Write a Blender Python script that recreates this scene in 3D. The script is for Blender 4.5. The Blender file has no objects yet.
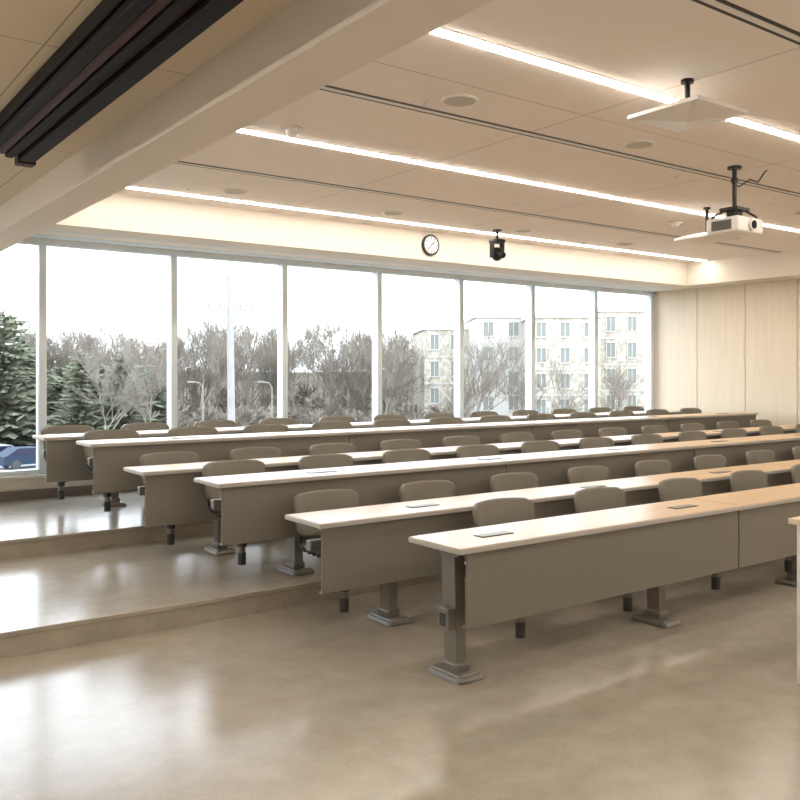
import bpy, bmesh, math, random
from mathutils import Vector, Matrix
import numpy as np
random.seed(7)
scene = bpy.context.scene
COL = scene.collection

# ------------------------------------------------------------------ materials
def new_mat(name):
    m = bpy.data.materials.new(name); m.use_nodes = True
    nt = m.node_tree
    return m, nt, nt.nodes, nt.links, nt.nodes["Principled BSDF"]

def simple(name, col, rough=0.5, metal=0.0, noise=0.0, nscale=20, spec=0.5):
    m, nt, N, L, P = new_mat(name)
    P.inputs["Roughness"].default_value = rough
    P.inputs["Metallic"].default_value = metal
    P.inputs["Specular IOR Level"].default_value = spec
    if noise > 0:
        tc = N.new("ShaderNodeTexCoord"); nz = N.new("ShaderNodeTexNoise")
        nz.inputs["Scale"].default_value = nscale; nz.inputs["Detail"].default_value = 4
        cr = N.new("ShaderNodeValToRGB")
        cr.color_ramp.elements[0].position = 0.3; cr.color_ramp.elements[1].position = 0.7
        a = [max(0, c*(1-noise)) for c in col]; b = [min(1, c*(1+noise)) for c in col]
        cr.color_ramp.elements[0].color = (*a, 1); cr.color_ramp.elements[1].color = (*b, 1)
        L.new(tc.outputs["Object"], nz.inputs["Vector"]); L.new(nz.outputs["Fac"], cr.inputs["Fac"])
        L.new(cr.outputs["Color"], P.inputs["Base Color"])
    else:
        P.inputs["Base Color"].default_value = (*col, 1)
    return m

def emis(name, col, s):
    m, nt, N, L, P = new_mat(name)
    P.inputs["Base Color"].default_value = (*col, 1)
    P.inputs["Emission Color"].default_value = (*col, 1)
    P.inputs["Emission Strength"].default_value = s
    return m

def concrete(name, c1, c3, rough):
    """smooth polished concrete: very soft large clouding + faint fine aggregate"""
    m, nt, N, L, P = new_mat(name)
    tc = N.new("ShaderNodeTexCoord")
    n1 = N.new("ShaderNodeTexNoise"); n1.inputs["Scale"].default_value = 0.8; n1.inputs["Detail"].default_value = 3; n1.inputs["Roughness"].default_value = 0.5
    n2 = N.new("ShaderNodeTexNoise"); n2.inputs["Scale"].default_value = 6; n2.inputs["Detail"].default_value = 7; n2.inputs["Roughness"].default_value = 0.65
    n3 = N.new("ShaderNodeTexNoise"); n3.inputs["Scale"].default_value = 70; n3.inputs["Detail"].default_value = 3
    for n in (n1, n2, n3): L.new(tc.outputs["Object"], n.inputs["Vector"])
    a = N.new("ShaderNodeMath"); a.operation = 'MULTIPLY'; a.inputs[1].default_value = .45; L.new(n1.outputs["Fac"], a.inputs[0])
    c = N.new("ShaderNodeMath"); c.operation = 'MULTIPLY_ADD'; c.inputs[1].default_value = .35; L.new(n2.outputs["Fac"], c.inputs[0]); L.new(a.outputs[0], c.inputs[2])
    d = N.new("ShaderNodeMath"); d.operation = 'MULTIPLY_ADD'; d.inputs[1].default_value = .2; L.new(n3.outputs["Fac"], d.inputs[0]); L.new(c.outputs[0], d.inputs[2])
    mr0 = N.new("ShaderNodeMapRange"); mr0.interpolation_type = 'SMOOTHSTEP'; mr0.inputs["From Min"].default_value = .2; mr0.inputs["From Max"].default_value = .8
    L.new(d.outputs[0], mr0.inputs["Value"])
    mx = N.new("ShaderNodeMix"); mx.data_type = 'RGBA'; mx.inputs["A"].default_value = (*c1, 1); mx.inputs["B"].default_value = (*c3, 1)
    L.new(mr0.outputs[0], mx.inputs["Factor"]); L.new(mx.outputs["Result"], P.inputs["Base Color"])
    P.inputs["Roughness"].default_value = rough
    return m

def wood(name, c1, c2, scale=(1.2, 22, 22), rough=0.3, spec=.5):
    m, nt, N, L, P = new_mat(name)
    tc = N.new("ShaderNodeTexCoord"); mp = N.new("ShaderNodeMapping"); mp.inputs["Scale"].default_value = scale
    nz = N.new("ShaderNodeTexNoise"); nz.inputs["Scale"].default_value = 1.6; nz.inputs["Detail"].default_value = 7; nz.inputs["Distortion"].default_value = 0.6
    cr = N.new("ShaderNodeValToRGB"); cr.color_ramp.elements[0].position = 0.3; cr.color_ramp.elements[1].position = 0.72
    cr.color_ramp.elements[0].color = (*c1, 1); cr.color_ramp.elements[1].color = (*c2, 1)
    L.new(tc.outputs["Object"], mp.inputs["Vector"]); L.new(mp.outputs[0], nz.inputs["Vector"])
    L.new(nz.outputs["Fac"], cr.inputs["Fac"]); L.new(cr.outputs[0], P.inputs["Base Color"])
    P.inputs["Roughness"].default_value = rough; P.inputs["Specular IOR Level"].default_value = spec
    return m

def ceiling_mat(name, col, px, ox, py, oy):
    """painted panels with fine dark joints every px / py metres"""
    m, nt, N, L, P = new_mat(name)
    tc = N.new("ShaderNodeTexCoord"); sp = N.new("ShaderNodeSeparateXYZ"); L.new(tc.outputs["Object"], sp.inputs[0])
    outs = []
    for ax, per, off in (("X", px, ox), ("Y", py, oy)):
        a = N.new("ShaderNodeMath"); a.operation = 'SUBTRACT'; a.inputs[1].default_value = off; L.new(sp.outputs[ax], a.inputs[0])
        b = N.new("ShaderNodeMath"); b.operation = 'FLOORED_MODULO'; b.inputs[1].default_value = per; L.new(a.outputs[0], b.inputs[0])
        c = N.new("ShaderNodeMath"); c.operation = 'LESS_THAN'; c.inputs[1].default_value = 0.009; L.new(b.outputs[0], c.inputs[0])
        outs.append(c)
    mxx = N.new("ShaderNodeMath"); mxx.operation = 'MAXIMUM'; L.new(outs[0].outputs[0], mxx.inputs[0]); L.new(outs[1].outputs[0], mxx.inputs[1])
    mx = N.new("ShaderNodeMix"); mx.data_type = 'RGBA'; mx.inputs["A"].default_value = (*col, 1); mx.inputs["B"].default_value = (col[0]*.55, col[1]*.5, col[2]*.45, 1)
    L.new(mxx.outputs[0], mx.inputs["Factor"]); L.new(mx.outputs["Result"], P.inputs["Base Color"])
    P.inputs["Roughness"].default_value = 0.75
    return m

def panel_mat(name, col):
    """taupe sheet metal with a faint embossed dot pattern"""
    m, nt, N, L, P = new_mat(name)
    tc = N.new("ShaderNodeTexCoord"); sp = N.new("ShaderNodeSeparateXYZ"); L.new(tc.outputs["Object"], sp.inputs[0])
    def cell(ax, per):
        b = N.new("ShaderNodeMath"); b.operation = 'PINGPONG'; b.inputs[1].default_value = per; L.new(sp.outputs[ax], b.inputs[0])
        d = N.new("ShaderNodeMath"); d.operation = 'POWER'; d.inputs[1].default_value = 2; L.new(b.outputs[0], d.inputs[0]); return d
    a = cell("X", 0.02); c = cell("Z", 0.016)
    s = N.new("ShaderNodeMath"); s.operation = 'ADD'; L.new(a.outputs[0], s.inputs[0]); L.new(c.outputs[0], s.inputs[1])
    t = N.new("ShaderNodeMath"); t.operation = 'LESS_THAN'; t.inputs[1].default_value = 0.005**2; L.new(s.outputs[0], t.inputs[0])
    mx = N.new("ShaderNodeMix"); mx.data_type = 'RGBA'; mx.inputs["A"].default_value = (*col, 1); mx.inputs["B"].default_value = (col[0]*.84, col[1]*.84, col[2]*.84, 1)
    L.new(t.outputs[0], mx.inputs["Factor"]); L.new(mx.outputs["Result"], P.inputs["Base Color"])
    P.inputs["Roughness"].default_value = 0.45
    return m

def glass_mat():
    m, nt, N, L, P = new_mat("window_glass")
    out = [n for n in N if n.type == 'OUTPUT_MATERIAL'][0]
    tr = N.new("ShaderNodeBsdfTransparent"); tr.inputs[0].default_value = (0.96, 0.98, 0.985, 1)
    gl = N.new("ShaderNodeBsdfGlossy"); gl.inputs["Roughness"].default_value = 0.02
    lw = N.new("ShaderNodeFresnel"); lw.inputs[0].default_value = 1.3
    mx = N.new("ShaderNodeMixShader"); L.new(lw.outputs[0], mx.inputs[0]); L.new(tr.outputs[0], mx.inputs[1]); L.new(gl.outputs[0], mx.inputs[2])
    L.new(mx.outputs[0], out.inputs["Surface"]); N.remove(P)
    return m

def stone_mat(name, c1, c2, scale):
    m, nt, N, L, P = new_mat(name)
    tc = N.new("ShaderNodeTexCoord"); v = N.new("ShaderNodeTexVoronoi"); v.inputs["Scale"].default_value = scale
    L.new(tc.outputs["Object"], v.inputs["Vector"])
    bw = N.new("ShaderNodeRGBToBW"); L.new(v.outputs["Color"], bw.inputs[0])
    cr = N.new("ShaderNodeValToRGB"); cr.color_ramp.elements[0].position = .25; cr.color_ramp.elements[1].position = .75
    cr.color_ramp.elements[0].color = (*c1, 1); cr.color_ramp.elements[1].color = (*c2, 1)
    L.new(bw.outputs[0], cr.inputs[0]); L.new(cr.outputs[0], P.inputs["Base Color"]); P.inputs["Roughness"].default_value = .9
    return m

M = {}
M['floor'] = concrete("polished_concrete", (0.30, 0.262, 0.208), (0.52, 0.466, 0.385), 0.19)
M['wallp'] = simple("warm_white_paint", (0.84, 0.785, 0.70), 0.7)
M['beam'] = simple("beam_paint", (0.84, 0.76, 0.67), 0.7)
M['ceil'] = ceiling_mat("ceiling_panels", (0.93, 0.87, 0.82), 2.45, 2.29, 50.0, 4.25)
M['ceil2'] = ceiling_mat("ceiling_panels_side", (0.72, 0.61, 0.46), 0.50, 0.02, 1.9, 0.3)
M['maple'] = wood("maple_wall_panel", (0.72, 0.61, 0.46), (0.78, 0.68, 0.52), (18, 18, 0.7), 0.45)
M['top'] = wood("desk_laminate", (0.58, 0.375, 0.20), (0.68, 0.465, 0.27), (1.0, 26, 26), 0.30, .35)
M['edge'] = simple("desk_edge", (0.50, 0.47, 0.43), 0.35)
M['taupe'] = simple("taupe_metal", (0.22, 0.202, 0.17), 0.42)
M['panel'] = panel_mat("taupe_embossed_panel", (0.225, 0.206, 0.172))
M['leg'] = simple("leg_metal", (0.20, 0.185, 0.16), 0.38, 0.2)
M['seat'] = simple("chair_plastic", (0.24, 0.22, 0.180), 0.5, noise=0.04, nscale=200)
M['dark'] = simple("dark_plastic", (0.040, 0.038, 0.036), 0.4)
M['black'] = simple("black_metal", (0.012, 0.011, 0.012), 0.45)
M['track'] = simple("track_black", (0.010, 0.008, 0.009), 0.6, spec=.15)
M['mahog'] = simple("dark_red_brown", (0.05, 0.014, 0.012), 0.5, spec=.2)
M['frame'] = simple("window_aluminium", (0.70, 0.78, 0.83), 0.4)
M['sill'] = simple("sill_white", (0.82, 0.80, 0.76), 0.4)
M['base'] = simple("baseboard_dark", (0.22, 0.19, 0.16), 0.5)
M['glass'] = glass_mat()
M['strip'] = emis("led_strip", (1.0, 0.92, 0.82), 32.0)
M['trimw'] = simple("white_trim", (0.85, 0.82, 0.78), 0.5)
M['white'] = simple("white_plastic", (0.84, 0.82, 0.79), 0.4)
M['grille'] = simple("speaker_grille", (0.60, 0.56, 0.52), 0.7, noise=.15, nscale=300)
M['clock'] = simple("clock_face", (0.9, 0.9, 0.88), 0.3)
M['lens'] = simple("lens_glass", (0.02, 0.02, 0.04), 0.05)
M['bark'] = simple("bark", (0.23, 0.20, 0.165), 0.9, noise=.25, nscale=1, spec=0)  # bark tone lightened, outdoor haze put into the colour
M['pine'] = simple("evergreen_needles", (0.145, 0.152, 0.105), 0.9, noise=.4, nscale=1.5, spec=0)  # needle green paled to stand in for haze over distance
M['hill'] = simple("winter_ground", (0.12, 0.102, 0.078), 0.95, noise=.4, nscale=.6, spec=0)
M['asphalt'] = simple("asphalt", (0.25, 0.25, 0.26), .9, noise=.1, nscale=.5)
M['stone'] = stone_mat("fieldstone", (0.33, 0.295, 0.235), (0.48, 0.44, 0.37), 3.0)
M['ivory'] = simple("ivory_cladding", (0.48, 0.465, 0.43), .8)
M['bglass'] = simple("building_glass", (0.19, 0.20, 0.18), .6)
M['carb'] = simple("car_paint_blue", (0.012, 0.025, 0.05), .6, spec=.3)
M['carw'] = simple("car_paint_silver", (0.3, 0.3, 0.32), .3)
M['pole'] = simple("weathered_pole", (0.26, 0.25, 0.24), .8, noise=.1, nscale=3)

# ------------------------------------------------------------------ mesh builder
class MB:
    def __init__(s): s.v = []; s.f = []; s.m = []; s.mats = []; s.smooth = []
    def mi(s, k):
        if k not in s.mats: s.mats.append(k)
        return s.mats.index(k)
    def add(s, verts, faces, mat, smooth=False):
        o = len(s.v); s.v += [tuple(p) for p in verts]; i = s.mi(mat)
        for f in faces: s.f.append(tuple(o+a for a in f)); s.m.append(i); s.smooth.append(smooth)
    def box(s, x0, x1, y0, y1, z0, z1, mat, bev=0.0, mtx=None, seg=2):
        bm = bmesh.new(); bmesh.ops.create_cube(bm, size=1)
        for v in bm.verts: v.co = Vector(((x0+x1)/2+v.co.x*(x1-x0), (y0+y1)/2+v.co.y*(y1-y0), (z0+z1)/2+v.co.z*(z1-z0)))
        if bev > 0: bmesh.ops.bevel(bm, geom=bm.edges[:], offset=bev, segments=seg, profile=.5, affect='EDGES')
        s.bm(bm, mat, mtx)
    def bm(s, bm, mat, mtx=None, smooth=False):
        bm.verts.ensure_lookup_table(); bm.verts.index_update()
        vs = [(mtx @ v.co) if mtx else v.co.copy() for v in bm.verts]
        s.add(vs, [[v.index for v in f.verts] for f in bm.faces], mat, smooth); bm.free()
    def cyl(s, p0, p1, r0, mat, r1=None, seg=16, caps=True):
        r1 = r0 if r1 is None else r1
        p0 = Vector(p0); p1 = Vector(p1); d = (p1-p0).normalized()
        a = d.orthogonal().normalized(); b = d.cross(a)
        vs = []
        for p, r in ((p0, r0), (p1, r1)):
            for i in range(seg):
                t = 2*math.pi*i/seg; vs.append(p+a*math.cos(t)*r+b*math.sin(t)*r)
        s.add(vs, [(i, (i+1) % seg, seg+(i+1) % seg, seg+i) for i in range(seg)], mat, True)
        if caps: s.add(vs, [tuple(range(seg-1, -1, -1)), tuple(range(seg, 2*seg))], mat)
    def tube(s, pts, r, mat, seg=8):
        for i in range(len(pts)-1): s.cyl(pts[i], pts[i+1], r, mat, seg=seg)
    def prism(s, poly, axis, a0, a1, mat):
        n = len(poly)
        def P(p, a):
            return {'x': (a, p[0], p[1]), 'y': (p[0], a, p[1]), 'z': (p[0], p[1], a)}[axis]
        vs = [P(p, a0) for p in poly]+[P(p, a1) for p in poly]
        s.add(vs, [tuple(range(n)), tuple(range(2*n-1, n-1, -1))]+[(i, n+i, n+(i+1) % n, (i+1) % n) for i in range(n)], mat)
    def mesh(s, name):
        me = bpy.data.meshes.new(name); me.from_pydata(s.v, [], s.f)
        for k in s.mats: me.materials.append(M[k])
        me.polygons.foreach_set("material_index", s.m)
        me.polygons.foreach_set("use_smooth", s.smooth)
        me.update()
        bm = bmesh.new(); bm.from_mesh(me); bmesh.ops.recalc_face_normals(bm, faces=bm.faces[:]); bm.to_mesh(me); bm.free()
        return me
    def obj(s, name, loc=(0, 0, 0), rot=(0, 0, 0)):
        return place(name, s.mesh(name), loc, rot)

def place(name, me, loc=(0, 0, 0), rot=(0, 0, 0)):
    o = bpy.data.objects.new(name, me); o.location = loc; o.rotation_euler = rot; COL.objects.link(o); return o

def inv(u, d):
    lat = (u-400)/872*d
    return .5906*d+.807*lat, .807*d-.5906*lat

# ------------------------------------------------------------------ room shell
XL, XR, YF, YB = -1.8, 13.0, -2.6, 10.0
ZC, ZS, ZL = 3.50, 3.13, 3.13   # main ceiling, soffit, lower side ceiling
S1, S2 = 5.44, 7.60             # step positions
b = MB()
b.prism([(YF, -0.3), (YB+.15, -0.3), (YB+.15, 0.3), (S2, 0.3), (S2, 0.15), (S1, 0.15), (S1, 0.0), (YF, 0.0)], 'x', XL, XR, 'floor')
b.obj("floor")
b = MB()
for y, z in ((S1, .15), (S2, .30)):
    b.box(XL+.01, XR-.01, y-.012, y+.02, z-.03, z+.002, 'floor', .006)
b.obj("trim_1")

b = MB(); b.box(XL-.15, XL, YF, YB+.15, -.3, ZC+.1, 'wallp'); b.obj("wall_left")
b = MB(); b.box(XL-.15, XR+.15, YF-.15, YF, -.3, ZC+.1, 'wallp'); b.obj("wall_front")
b = MB(); b.box(XR+.02, XR+.15, YF, YB+.15, -.3, ZC+.1, 'base')
ys = [YB, 9.10, 8.19, 7.30, 6.40, 5.5, 4.6, 3.7, 2.8, 1.9, 1.0, .1, -.8, -1.7, YF]
for a, c in zip(ys[:-1], ys[1:]):
    b.box(XR, XR+.03, c+.005, a-.005, -.02, ZC, 'maple', .003)
b.obj("wall_right")

mull = [2.47+1.49*k for k in range(-3, 8)]
mull = [m for m in mull if m > XL+.05]
SILL, HEAD = 0.56, 3.13
b = MB()
b.box(XL, XR, YB-.02, YB+.13, 0.3, SILL-.03, 'wallp')
b.box(XL, XR, YB-.02, YB+.13, HEAD, ZC+.1, 'wallp')
b.obj("wall_back")
b = MB(); b.box(XL, XR, YB-.10, YB+.10, SILL-.03, SILL, 'sill', .006); b.obj("trim_2")
b = MB(); b.box(XL, XR, YB-.035, YB-.02, 0.3, 0.40, 'base', .003); b.obj("baseboard_back")
b = MB()
edges = [XL]+mull+[XR-.0]
b.box(XL, XR, YB-.03, YB+.09, HEAD-.07, HEAD, 'frame', .004)
b.box(XL, XR, YB-.03, YB+.09, SILL, SILL+.05, 'frame', .004)
for m in mull:
    b.box(m-.038, m+.038, YB-.05, YB+.10, SILL+.01, HEAD-.01, 'frame', .006)
b.obj("trim_3")
for k, (a, c) in enumerate(zip(edges[:-1], edges[1:])):
    if c-a < .2: continue
    b = MB(); b.add([(a+.03, YB+.03, SILL+.04), (c-.03, YB+.03, SILL+.04), (c-.03, YB+.03, HEAD-.06), (a+.03, YB+.03, HEAD-.06)], [(0, 1, 2, 3)], 'glass')
    b.obj("window_%d" % (k+1))

# ceiling : main field, soffits, beam
BX0, BX1, ZB = 1.70, 1.985, 2.905
FX, FY = 12.5, 8.95
b = MB()
b.box(BX1-.02, FX, YF, FY, ZC, ZC+.1, 'ceil')
b.obj("ceiling")
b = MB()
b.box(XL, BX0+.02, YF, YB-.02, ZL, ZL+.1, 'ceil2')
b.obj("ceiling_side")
b = MB()
b.box(BX1, XR, FY, YB-.02, ZS, ZC+.1, 'wallp')
b.box(FX, XR, YF, FY, ZS, ZC+.1, 'wallp')
b.obj("ceiling_soffit")
b = MB()
b.box(BX1, XR-.1, YB-.62, YB-.55, ZS-.004, ZS+.01, 'frame')
b.box(BX1, XR-.1, YB-.30, YB-.10, ZS-.006, ZS+.01, 'frame')
b.obj("trim_4")
b = MB(); b.box(BX0, BX1, YF, YB-.05, ZB, ZC+.1, 'beam', .004); b.obj("ceiling_beam")

for yy in (-1.4, 1.1, 3.67, 6.04, 8.54):  # first strip, behind the camera, is unseen and added for fill
    b = MB()
    b.box(BX1+.3, FX-.08, yy-.045, yy+.045, ZC-.004, ZC+.01, 'trimw')
    b.box(BX1+.31, FX-.09, yy-.031, yy+.031, ZC-.012, ZC+.01, 'strip')
    b.obj("added_fill_strip")
b = MB()  # strip on the side ceiling: out of view, added for warm fill
b.box(.15, .24, YF+.2, 6.5, ZL-.004, ZL+.01, 'trimw'); b.box(.16, .23, YF+.21, 6.49, ZL-.012, ZL+.01, 'strip')
b.obj("added_fill_strip")
for yy in (.0, 2.58, 4.83, 7.29):
    b = MB()
    for o in (-.035, .035):
        b.box(2.54, FX-.02, yy+o-.013, yy+o+.013, ZC-.003, ZC+.01, 'black')
    b.box(2.54, FX-.02, yy-.02, yy+.02, ZC-.006, ZC+.01, 'trimw')
    b.obj("linear_air_diffuser")

# screen track housing on left
b = MB()
TY = 5.9; zl = ZL-.001
b.box(1.09, 1.42, -1.0, TY, zl-.03, zl, 'track')
for x0, x1, zz in ((1.11, 1.17, .11), (1.22, 1.27, .13), (1.30, 1.39, .15)):
    b.box(x0, x1, -1.0, TY-.06, zl-zz, zl-.02, 'track', .010)
b.cyl((1.195, -1.0, zl-.09), (1.195, TY-.1, zl-.09), .030, 'mahog', seg=20)
b.cyl((1.285, -1.0, zl-.09), (1.285, TY-.1, zl-.09), .025, 'mahog', seg=16)
b.box(1.085, 1.10, -1.0, TY, zl-.07, zl, 'track', .004)
b.box(1.40, 1.425, -1.0, TY, zl-.08, zl, 'mahog', .004)
b.box(1.29, 1.40, TY-.1, TY, zl-.16, zl-.01, 'mahog', .008)
b.obj("projection_screen_housing")

# ------------------------------------------------------------------ desks
def desk_mesh(Lx, legs, hatches, posts, ML, p0, outlet):
    b = MB()
    D = .45
    mods = []
    x = 0
    while x < Lx-.3:
        mods.append((x, min(x+ML, Lx))); x += ML
    for a, c in mods:
        q = a+.006 if a > 0 else p0
        b.box(a+.001, c-.001, 0, D, .708, .737, 'edge', .006)
        b.box(a+.004, c-.004, .006, D-.006, .735, .740, 'top', .0015)
        b.box(q, c-.006, .035, .050, .31, .690, 'panel', .005)
        b.box(q, c-.006, .035, .075, .300, .315, 'taupe', .004)
        b.box(q, c-.006, .035, .080, .685, .708, 'taupe', .003)
        for xx in np.arange(a+.45, c-.1, .85):
            b.prism([(.06, .70), (.36, .70), (.24, .56), (.06, .56)], 'x', xx-.004, xx+.004, 'leg')
    x0 = legs[0] if legs[0] < .3 else .05
    b.box(x0, Lx-.05, .20, .26, .53, .60, 'leg', .008)
    b.box(x0+.12, Lx-.05, .10, .18, .50, .56, 'dark', .01)
    for lx in legs:
        b.prism([(.175, .66), (.29, .66), (.255, .05), (.160, .05)], 'x', lx-.035, lx+.035, 'leg')
        b.prism([(.09, .708), (.36, .708), (.30, .655), (.165, .655)], 'x', lx-.030, lx+.030, 'leg')
        b.box(lx-.048, lx+.048, .145, .275, .03, .085, 'leg', .012)
        bm = bmesh.new(); bmesh.ops.create_cube(bm, size=1)
        for v in bm.verts:
            k = 1.0 if v.co.z < 0 else .80
            v.co = Vector((lx+v.co.x*.20*k, .21+v.co.y*.30*k, .0195+v.co.z*.037))
        bmesh.ops.bevel(bm, geom=bm.edges[:], offset=.012, segments=2, affect='EDGES')
        b.bm(bm, 'leg')
    if outlet:
        lx = legs[0]
        b.box(lx-.085, lx-.034, .17, .26, .26, .38, 'leg', .006); b.box(lx-.088, lx-.083, .19, .24, .285, .355, 'dark', .001)
    for hx in hatches:
        b.box(hx-.12, hx+.12, .17, .25, .738, .7435, 'dark', .002)
        b.box(hx-.112, hx+.112, .178, .242, .7415, .745, 'leg', .001)
    for px in posts:
        b.box(px-.035, px+.035, .20, .33, .50, .62, 'dark', .01)
    return b

def grid_shell(b, nx, nz, fpos, thick, mat):
    A = []; B = []
    for j in range(nz+1):
        for i in range(nx+1):
            p, n = fpos(i/nx*2-1, j/nz)
            A.append(p+n*thick/2); B.append(p-n*thick/2)
    W = nx+1; o = len(A); F = []
    for j in range(nz):
        for i in range(nx):
            q = (j*W+i, j*W+i+1, (j+1)*W+i+1, (j+1)*W+i)
            F.append(q); F.append(tuple(o+k for k in reversed(q)))
    bd = [i for i in range(W)]+[j*W+nx for j in range(1, nz+1)]+[nz*W+i for i in range(nx-1, -1, -1)]+[j*W for j in range(nz-1, 0, -1)]
    for k in range(len(bd)):
        a, c = bd[k], bd[(k+1) % len(bd)]; F.append((a, o+a, o+c, c))
    b.add(A+B, F, mat, True)

def chair_mesh(dx):
    """origin on floor under seat centre; sitter looks to -Y; pivot at (dx, -0.42)"""
    b = MB()
    def back(s, t):
        z = .49+t*.295
        hw = .245+.035*t; r = .06
        e = min(t, 1-t)*.295
        if e < r: hw2 = hw-r+math.sqrt(max(0, r*r-(r-e)**2))
        else: hw2 = hw
        x = s*hw2
        y = .225+.05*t-.075*(x/.28)**2
        zz = z + (.014*(1-(x/.28)**2) if t > .5 else 0)
        n = Vector((.5*x/.28*1.2, 1, -.12)).normalized()
        return Vector((x, y, zz)), n
    grid_shell(b, 16, 16, back, .026, 'seat')
    def seat(s, t):
        y = -.20+t*.42
        hw = .235; r = .08; e = min(t, 1-t)*.42
        if e < r: hw2 = hw-r+math.sqrt(max(0, r*r-(r-e)**2))
        else: hw2 = hw
        x = s*hw2
        z = .44+.018*(x/.235)**2-.03*max(0, (.25-t)/.25)**2+.02*max(0, (t-.75)/.25)**2
        return Vector((x, y, z)), Vector((0, 0, 1))
    grid_shell(b, 14, 14, seat, .035, 'dark')
    for sx in (-1, 1):
        b.tube([(sx*.17, .02, .405), (sx*.215, .15, .40), (sx*.225, .21, .44), (sx*.215, .245, .56), (sx*.19, .245, .68)], .013, 'dark', 10)
    for zz in (.54, .58, .62):
        b.box(-.17, .17, .255, .27, zz-.006, zz+.006, 'dark', .003)
    b.box(-.20, .20, -.15, .17, .395, .423, 'dark', .01)
    b.box(-.09, .09, -.11, .11, .345, .40, 'dark', .015)
    for yy in (-.12, -.06, 0, .06, .12):
        b.box(-.205, .205, yy-.008, yy+.008, .375, .40, 'dark', .003)
    b.tube([(0, 0, .35), (0, -.05, .30), (dx*.6, -.27, .275), (dx, -.40, .27)], .026, 'dark', 12)
    b.cyl((0, 0, .28), (0, 0, .37), .035, 'dark')
    b.cyl((dx, -.42, .13), (dx, -.42, .56), .026, 'leg')
    b.cyl((dx, -.42, .10), (dx, -.42, .19), .031, 'dark', r1=.031)
    b.cyl((dx, -.42, .235), (dx, -.42, .31), .038, 'dark')
    return b

rows = [
    (2.92, 3.465, 0.0, .145, 4.06, .97, -.45, 2.56, .08),
    (2.73, 4.55, 0.0, .66, 3.32, .935, -.25, 2.70, .035),
    (2.55, 5.60, .15, .72, 3.09, .87, -.24, 2.73, .035),
    (2.38, 6.63, .15, .74, 2.95, .855, -.24, 2.70, .035),
    (2.31, 7.72, .30, .74, 2.78, .85, -.24, 2.70, .035),
    (2.18, 8.76, .30, .74, 2.65, .85, -.24, 2.70, .035),
]
XE = 12.62
cm = {}
for r, (xl, yf, z, lo, cx, sp, dx, ML, p0) in enumerate(rows):
    Lx = XE-xl
    legs = list(np.arange(lo, Lx-.05, 1.74))
    hat = list(np.arange(.43 if lo < .2 else .95, Lx-.2, 1.74))
    chx = [x for x in np.arange(cx, XE-.2, sp)]
    posts = [x+dx-xl for x in chx]
    desk_mesh(Lx, legs, hat, posts, ML, p0, r == 0).obj("lecture_desk", (xl, yf, z))
    if dx not in cm: cm[dx] = chair_mesh(dx).mesh("swing_arm_chair")
    for x in chx:
        place("swing_arm_chair", cm[dx], (x, yf+.685, z), (0, 0, 0))

# ------------------------------------------------------------------ lectern
b = MB()
b.box(0, .85, -.62, 0, .04, .87, 'white', .004)
b.box(-.03, .88, -.65, .03, .87, .90, 'maple', .004)
b.box(.03, .82, -.59, -.03, 0, .05, 'dark')
b.box(-.006, 0, -.58, -.04, .10, .82, 'white', .002)
b.cyl((-.02, -.12, .40), (-.02, -.12, .55), .006, 'leg', seg=8)
b.obj("lectern", (4.34, 2.44, 0))

# ------------------------------------------------------------------ ceiling fixtures
def mic(name, x, y, zb, s):
    b = MB(); h = s/2
    vs = [(-h, -h, 0), (h, -h, 0), (h, h, 0), (-h, h, 0), (-h, -h, .022), (h, -h, .022), (h, h, .022), (-h, h, .022), (-.09, -.09, .07), (.09, -.09, .07), (.09, .09, .07), (-.09, .09, .07), (0, 0, -.035)]
    b.add(vs, [(12, 1, 0), (12, 2, 1), (12, 3, 2), (12, 0, 3), (0, 1, 5, 4), (1, 2, 6, 5), (2, 3, 7, 6), (3, 0, 4, 7), (4, 5, 9, 8), (5, 6, 10, 9), (6, 7, 11, 10), (7, 4, 8, 11), (8, 9, 10, 11)], 'white')
    b.box(-.05, .05, -.05, .05, .055, .085, 'dark', .005)
    b.cyl((0, 0, .07), (0, 0, ZC-zb), .018, 'black')
    b.cyl((0, 0, ZC-zb-.02), (0, 0, ZC-zb), .04, 'black')
    return b.obj(name, (x, y, zb))
mic("ceiling_wireless_antenna", 4.70, 3.36, 3.27, .52)
mic("ceiling_wireless_antenna", 8.48, 5.81, 3.14, .50)

b = MB()
b.cyl((0, 0, 0), (0, 0, -.02), .06, 'black', seg=24)
b.cyl((0, 0, 0), (0, 0, -.36), .02, 'black')
b.cyl((0, 0, -.10), (0, 0, -.14), .03, 'black')
b.box(-.10, .10, -.09, .09, -.40, -.37, 'black', .006)
for sx in (-1, 1):
    for sy in (-1, 1):
        b.tube([(sx*.05, sy*.05, -.385), (sx*.15, sy*.12, -.45), (sx*.15, sy*.12, -.475)], .01, 'black')
b.box(-.05, .05, -.05, .05, -.44, -.38, 'black', .01)
b.box(-.20, .20, -.16, .16, -.61, -.47, 'white', .022, seg=3)
b.box(-.203, -.19, -.10, .10, -.585, -.50, 'leg', .003)
for k in range(6): b.box(-.206, -.20, -.09, .09, -.58+.014*k, -.574+.014*k, 'dark')
b.cyl((.0, -.15, -.54), (.0, -.19, -.54), .05, 'white', seg=24)
b.cyl((.0, -.185, -.54), (.0, -.195, -.54), .038, 'lens', seg=24)
b.tube([(0, .02, -.15), (.06, -.01, -.17), (.16, -.05, -.10), (.24, -.08, -.12), (.32, -.10, -.02), (.36, -.10, 0)], .006, 'black')
b.tube([(0.02, 0, -.33), (.10, .02, -.36), (.12, .10, -.42), (.08, .15, -.50)], .005, 'black')
b.obj("ceiling_projector", (7.01, 4.52, ZC))

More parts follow.
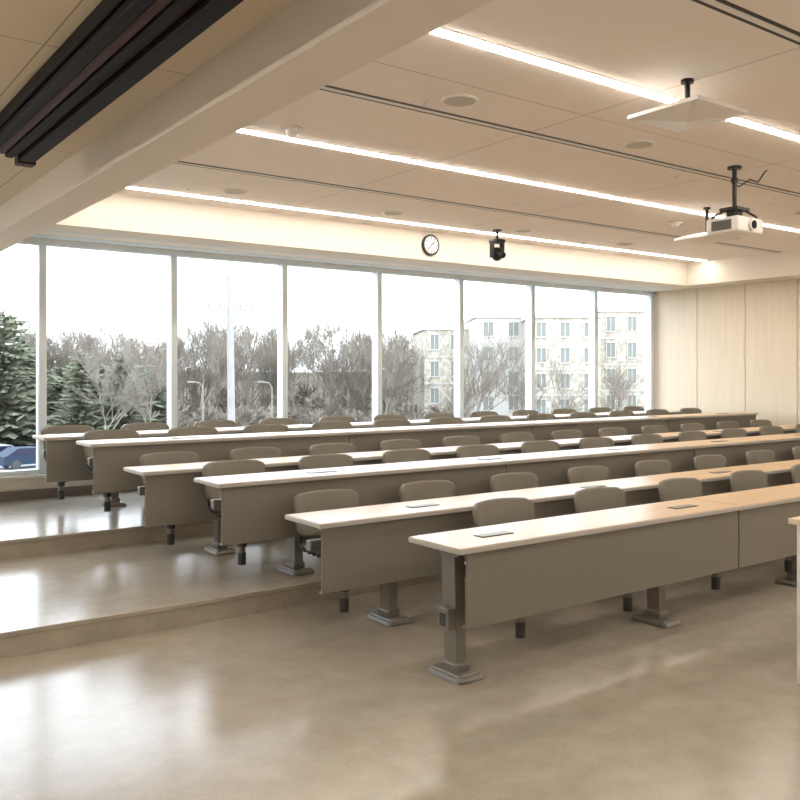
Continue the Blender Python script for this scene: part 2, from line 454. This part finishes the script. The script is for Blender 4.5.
b = MB()
b.cyl((0, 0, 0), (0, 0, -.015), .06, 'black', seg=24)
b.cyl((0, 0, 0), (0, 0, -.12), .016, 'black')
b.box(-.085, .085, -.07, .07, -.17, -.12, 'black', .012)
for sx in (-1, 1): b.box(sx*.085-.012, sx*.085+.012, -.04, .04, -.36, -.14, 'black', .008)
bm = bmesh.new(); bmesh.ops.create_uvsphere(bm, u_segments=20, v_segments=12, radius=.078)
for v in bm.verts: v.co.z *= 1.15
b.bm(bm, 'black', Matrix.Translation((0, 0, -.31)), True)
b.cyl((0, -.05, -.31), (0, -.12, -.34), .045, 'black', r1=.04)
b.cyl((0, -.115, -.337), (0, -.125, -.342), .03, 'lens')
b.obj("ptz_camera", (7.62, 8.3, ZC))

b = MB()
b.cyl((0, 0, 0), (0, -.035, 0), .135, 'black', seg=40)
b.cyl((0, -.034, 0), (0, -.038, 0), .112, 'clock', seg=40)
for k in range(12):
    t = k*math.pi/6; m = Matrix.Rotation(t, 4, 'Y')
    b.box(-.005, .005, -.041, -.037, .080, .103, 'black', mtx=m)
for t, l, w in ((.9, .065, .006), (3.9, .09, .004)):
    b.box(-w, w, -.044, -.040, -.015, l, 'black', mtx=Matrix.Rotation(t, 4, 'Y'))
b.obj("wall_clock", (7.03, FY, 3.33))

for (x, y) in ((3.80, 4.51), (5.69, 4.52), (3.86, 8.1), (5.84, 8.12), (7.9, 8.12), (9.9, 8.12), (9.6, 5.3), (9.8, 4.52)):
    b = MB()
    b.cyl((0, 0, 0), (0, 0, -.010), .125, 'trimw', r1=.118, seg=36); b.cyl((0, 0, -.009), (0, 0, -.013), .105, 'grille', seg=36)
    b.obj("ceiling_speaker", (x, y, ZC))
for (x, y) in ((3.22, 5.77), (9.0, 6.6)):
    b = MB()
    b.cyl((0, 0, 0), (0, 0, -.02), .085, 'trimw', seg=28); b.cyl((0, 0, -.02), (0, 0, -.055), .055, 'white', r1=.035, seg=28)
    b.obj("smoke_detector", (x, y, ZC))
for (x, y) in ((3.62, 4.66), (6.9, 5.05), (8.6, 5.1), (3.4, 8.2), (6.6, 6.9), (10.4, 6.9)):
    b = MB()
    b.cyl((0, 0, 0), (0, 0, -.008), .035, 'trimw', seg=20); b.cyl((0, 0, -.008), (0, 0, -.03), .01, 'trimw'); b.cyl((0, 0, -.03), (0, 0, -.033), .02, 'trimw')
    b.obj("fire_sprinkler", (x, y, ZC))

# ------------------------------------------------------------------ outside
GZ = -5.0
b = MB()
n = 60; vs = []; F = []
def gh(d): return GZ+max(0, min(1, (d-95)/70))*7.0
for j in range(n+1):
    for i in range(n+1):
        x = -120+i*6.0; y = 12+j*5.0
        d = .5906*x+.807*y
        h = gh(d)+.5*math.sin(x*.07)*math.cos(y*.05)*(1 if d > 95 else 0)
        vs.append((x, y, h))
W = n+1
for j in range(n):
    for i in range(n): F.append((j*W+i, j*W+i+1, (j+1)*W+i+1, (j+1)*W+i))
b.add(vs, F, 'hill', True)
b.obj("outdoor_ground")
b = MB()
x0, y0 = inv(-80, 48); x1, y1 = inv(420, 48); x2, y2 = inv(420, 72); x3, y3 = inv(-80, 72)
b.add([(x0, y0, GZ+.03), (x1, y1, GZ+.03), (x2, y2, GZ+.03), (x3, y3, GZ+.03)], [(0, 1, 2, 3)], 'asphalt')
b.obj("parking_lot")

def tree_geo(seed, H=12.0, trunk=.2, maxd=5, spread=.8):
    rnd = random.Random(seed); V = []; F = []
    def seg(p, q, r0, r1):
        d = (q-p).normalized(); a = d.orthogonal().normalized(); c = d.cross(a); o = len(V)
        for P, r in ((p, r0), (q, r1)):
            for k in range(3):
                t = 2.094*k; V.append(P+a*math.cos(t)*r+c*math.sin(t)*r)
        for k in range(3): F.append((o+k, o+(k+1) % 3, o+3+(k+1) % 3, o+3+k))
    def grow(p, d, L, r, dep):
        q = p+d*L; seg(p, q, r, r*.65)
        if dep >= maxd: return
        nb = 4 if dep < 1 else (3 if dep < 3 else 5)
        for k in range(nb):
            ax = Vector((rnd.gauss(0, 1), rnd.gauss(0, 1), rnd.gauss(0, .5))).normalized()
            nd = (d+ax*rnd.uniform(.2, spread)+Vector((0, 0, .12))).normalized()
            st = p+d*L*(rnd.uniform(.3, 1) if k else 1)
            grow(st, nd, L*rnd.uniform(.66, .92), max(r*.5, .010), dep+1)
    grow(Vector((0, 0, 0)), Vector((rnd.uniform(-.05, .05), rnd.uniform(-.05, .05), 1)).normalized(), H*trunk, H*.010, 0)
    V = np.array([tuple(v) for v in V]); V *= H/max(V[:, 2].max(), 1)
    return V, F
variants = [tree_geo(s) for s in (1, 2, 3, 4, 5, 6, 7)]
shrubs = [tree_geo(s, 4.0, .06, 4, 1.1) for s in (21, 22, 23)]
def woodland(name, specs):
    allv = []; allf = []; o = 0
    for k, (x, y, z, s, kind) in enumerate(specs):
        V, F = (variants[k % 7] if kind == 0 else shrubs[k % 3]); t = random.uniform(0, 6.28)
        R = np.array([[math.cos(t), -math.sin(t), 0], [math.sin(t), math.cos(t), 0], [0, 0, 1]])
        Vn = (V@R.T)*s+np.array([x, y, z]); allv.append(Vn); allf += [tuple(a+o for a in f) for f in F]; o += len(V)
    me = bpy.data.meshes.new(name); me.from_pydata(np.vstack(allv).tolist(), [], allf); me.materials.append(M['bark']); me.update()
    return place(name, me)
specs = []
for k in range(100):
    u = 20+k*4.35+random.uniform(-6, 6); d = random.uniform(92, 150); x, y = inv(u, d)
    z = gh(d)-.3
    top = 1.65+(374-random.uniform(306, 350))*d/872
    specs.append((x, y, z, (top-z)/12, 0))
for k in range(110):
    u = 0+k*4.2+random.uniform(-4, 4); d = random.uniform(80, 115); x, y = inv(u, d)
    specs.append((x, y, gh(d)-.2, random.uniform(.8, 1.6), 1))
for u, d, t in ((455, 72, 335), (474, 70, 322), (548, 70, 345), (612, 72, 350), (520, 72, 352), (105, 74, 335), (150, 75, 330)):
    x, y = inv(u, d); top = 1.65+(374-t)*d/872; specs.append((x, y, GZ-.1, (top-GZ)/12, 0))
woodland("bare_woodland", specs)

def pine_mesh(seed, H):
    rnd = random.Random(seed); b = MB()
    b.cyl((0, 0, 0), (0, 0, H*.95), .22, 'bark', r1=.03, seg=8)
    tiers = 34
    for t in range(tiers):
        f = t/(tiers-1); z = H*(.04+.94*f); R = (H*.24*(1-f)**.45+.15)*rnd.uniform(.6, 1.25)
        nb = int(12+14*(1-f))
        for k in range(nb):
            a = rnd.uniform(0, 6.28); r = R*rnd.uniform(.45, 1.25); w = .10*r+.07
            ca, sa = math.cos(a), math.sin(a); dz = r*rnd.uniform(-.3, .35)
            zz = z+rnd.uniform(-.35, .35)
            for q in range(4):
                w2 = w*(1-.1*q); s0 = r*.2*q; s1 = r*(.4+.2*q)
                b.add([(ca*s0, sa*s0, zz+dz*s0/r+.1), (ca*(s0+s1)/2-sa*w2, sa*(s0+s1)/2+ca*w2, zz+dz*.6-.18), (ca*s1, sa*s1, zz+dz*s1/r), (ca*(s0+s1)/2+sa*w2, sa*(s0+s1)/2-ca*w2, zz+dz*.6-.18)], [(0, 1, 2), (0, 2, 3)], 'pine')
    return b.mesh("evergreen_tree")
pm = [pine_mesh(s, 12) for s in (11, 12, 13, 14)]
for k, (u, d, top) in enumerate([(-32, 82, 300), (4, 80, 310), (24, 84, 338), (60, 86, 366), (80, 80, 350), (100, 84, 362), (122, 82, 352), (152, 86, 364), (-62, 84, 305)]):
    x, y = inv(u, d); tz = 1.65+(374-top)*d/872; s = (tz-GZ)/12
    o = place("evergreen_tree", pm[k % 4], (x, y, GZ), (0, 0, k*1.3)); o.scale = (s*1.35, s*1.35, s)

def building(name, uc, d, w, top, mat, cols, floors, depth=12, trim='ivory'):
    x, y = inv(uc, d); H = 1.65+(374-top)*d/872-GZ
    b = MB(); b.box(-w/2, w/2, 0, depth, 0, H, mat)
    b.box(-w/2-.2, w/2+.2, -.2, depth+.2, H, H+.35, trim, .03)
    fh = H/floors; cw = w/cols
    for j in range(floors):
        b.box(-w/2, w/2, -.05, 0, j*fh-.08, j*fh+.08, trim)
        for i in range(cols):
            cx = -w/2+cw*(i+.5); z0 = j*fh+fh*.28; z1 = j*fh+fh*.82; hw = cw*.19
            b.box(cx-hw, cx+hw, -.03, .02, z0, z1, 'bglass')
            b.box(cx-hw-.08, cx+hw+.08, -.10, 0, z0-.12, z0, trim); b.box(cx-hw-.08, cx+hw+.08, -.10, 0, z1, z1+.12, trim)
            b.box(cx-hw-.08, cx-hw, -.08, 0, z0, z1, trim); b.box(cx+hw, cx+hw+.08, -.08, 0, z0, z1, trim)
            b.box(cx-.03, cx+.03, -.06, 0, z0, z1, trim)
    ang = math.atan2(y, x)-math.pi/2
    return b.obj(name, (x, y, GZ), (0, 0, ang+.15))
building("residence_hall_building", 455, 92, 6.5, 330, 'stone', 3, 4)
building("residence_hall_building", 501, 86, 5.0, 318, 'ivory', 2, 5)
building("residence_hall_building", 565, 80, 6.5, 318, 'stone', 3, 5)
building("residence_hall_building", 632, 84, 6.0, 312, 'stone', 3, 5)
building("residence_hall_building", 690, 88, 9, 316, 'stone', 3, 4)

def car(u, d, mat, rot):
    b = MB(); x, y = inv(u, d)
    b.prism([(-2.2, .3), (2.2, .3), (2.25, .65), (2.0, .85), (1.1, .95), (.5, 1.42), (-1.2, 1.45), (-1.9, 1.0), (-2.2, .9)], 'y', -.85, .85, mat)
    b.prism([(.98, .97), (.45, 1.37), (-1.15, 1.39), (-1.7, 1.0)], 'y', -.87, .87, 'lens')
    for sx in (-1.35, 1.35):
        for sy in (-.88, .7): b.cyl((sx, sy, .33), (sx, sy+.18, .33), .33, 'dark', seg=18)
    b.obj("parked_car", (x, y, GZ+.03), (0, 0, rot))
car(30, 62, 'carb', .2); car(0, 64, 'carw', .2); car(-34, 66, 'carb', .2)

x, y = inv(233, 30)
b = MB(); b.cyl((0, 0, 0), (.0, 0, 10.0), .15, 'pole', r1=.11, seg=14)
b.box(-.9, .9, -.05, .05, 8.8, 8.92, 'pole')
for sx in (-.8, -.4, .4, .8): b.cyl((sx, 0, 8.92), (sx, 0, 9.08), .04, 'leg', seg=8)
b.obj("utility_pole", (x, y, GZ), (0, -.012, 0))
for u in (272, 203):
    x, y = inv(u, 70); b = MB(); b.cyl((0, 0, 0), (0, 0, 5.6), .09, 'leg', r1=.05, seg=10)
    b.tube([(0, 0, 5.5), (-.3, 0, 5.9), (-.9, 0, 6.0)], .05, 'leg'); b.box(-1.3, -.8, -.12, .12, 5.92, 6.05, 'leg', .02)
    b.obj("street_lamp", (x, y, GZ+.03))

# ------------------------------------------------------------------ world & camera
w = bpy.data.worlds.new("overcast_sky"); scene.world = w; w.use_nodes = True
N = w.node_tree.nodes; L = w.node_tree.links; bg = N["Background"]
tc = N.new("ShaderNodeTexCoord"); sp = N.new("ShaderNodeSeparateXYZ"); L.new(tc.outputs["Generated"], sp.inputs[0])
cr = N.new("ShaderNodeValToRGB"); L.new(sp.outputs["Z"], cr.inputs[0])
cr.color_ramp.elements[0].color = (0.90, 0.95, 1.0, 1); cr.color_ramp.elements[1].color = (0.76, 0.87, 1.0, 1); cr.color_ramp.elements[1].position = .7
L.new(cr.outputs[0], bg.inputs[0]); bg.inputs[1].default_value = 5.8

cam = bpy.data.cameras.new("camera"); co = bpy.data.objects.new("camera", cam); COL.objects.link(co)
co.location = (0, 0, 1.65); co.rotation_euler = (math.radians(90), 0, -math.asin(.5906))
cam.sensor_width = 36; cam.lens = 872/800*36; cam.shift_y = -26/800; cam.clip_end = 1000
scene.camera = co
scene.view_settings.view_transform = 'Standard'
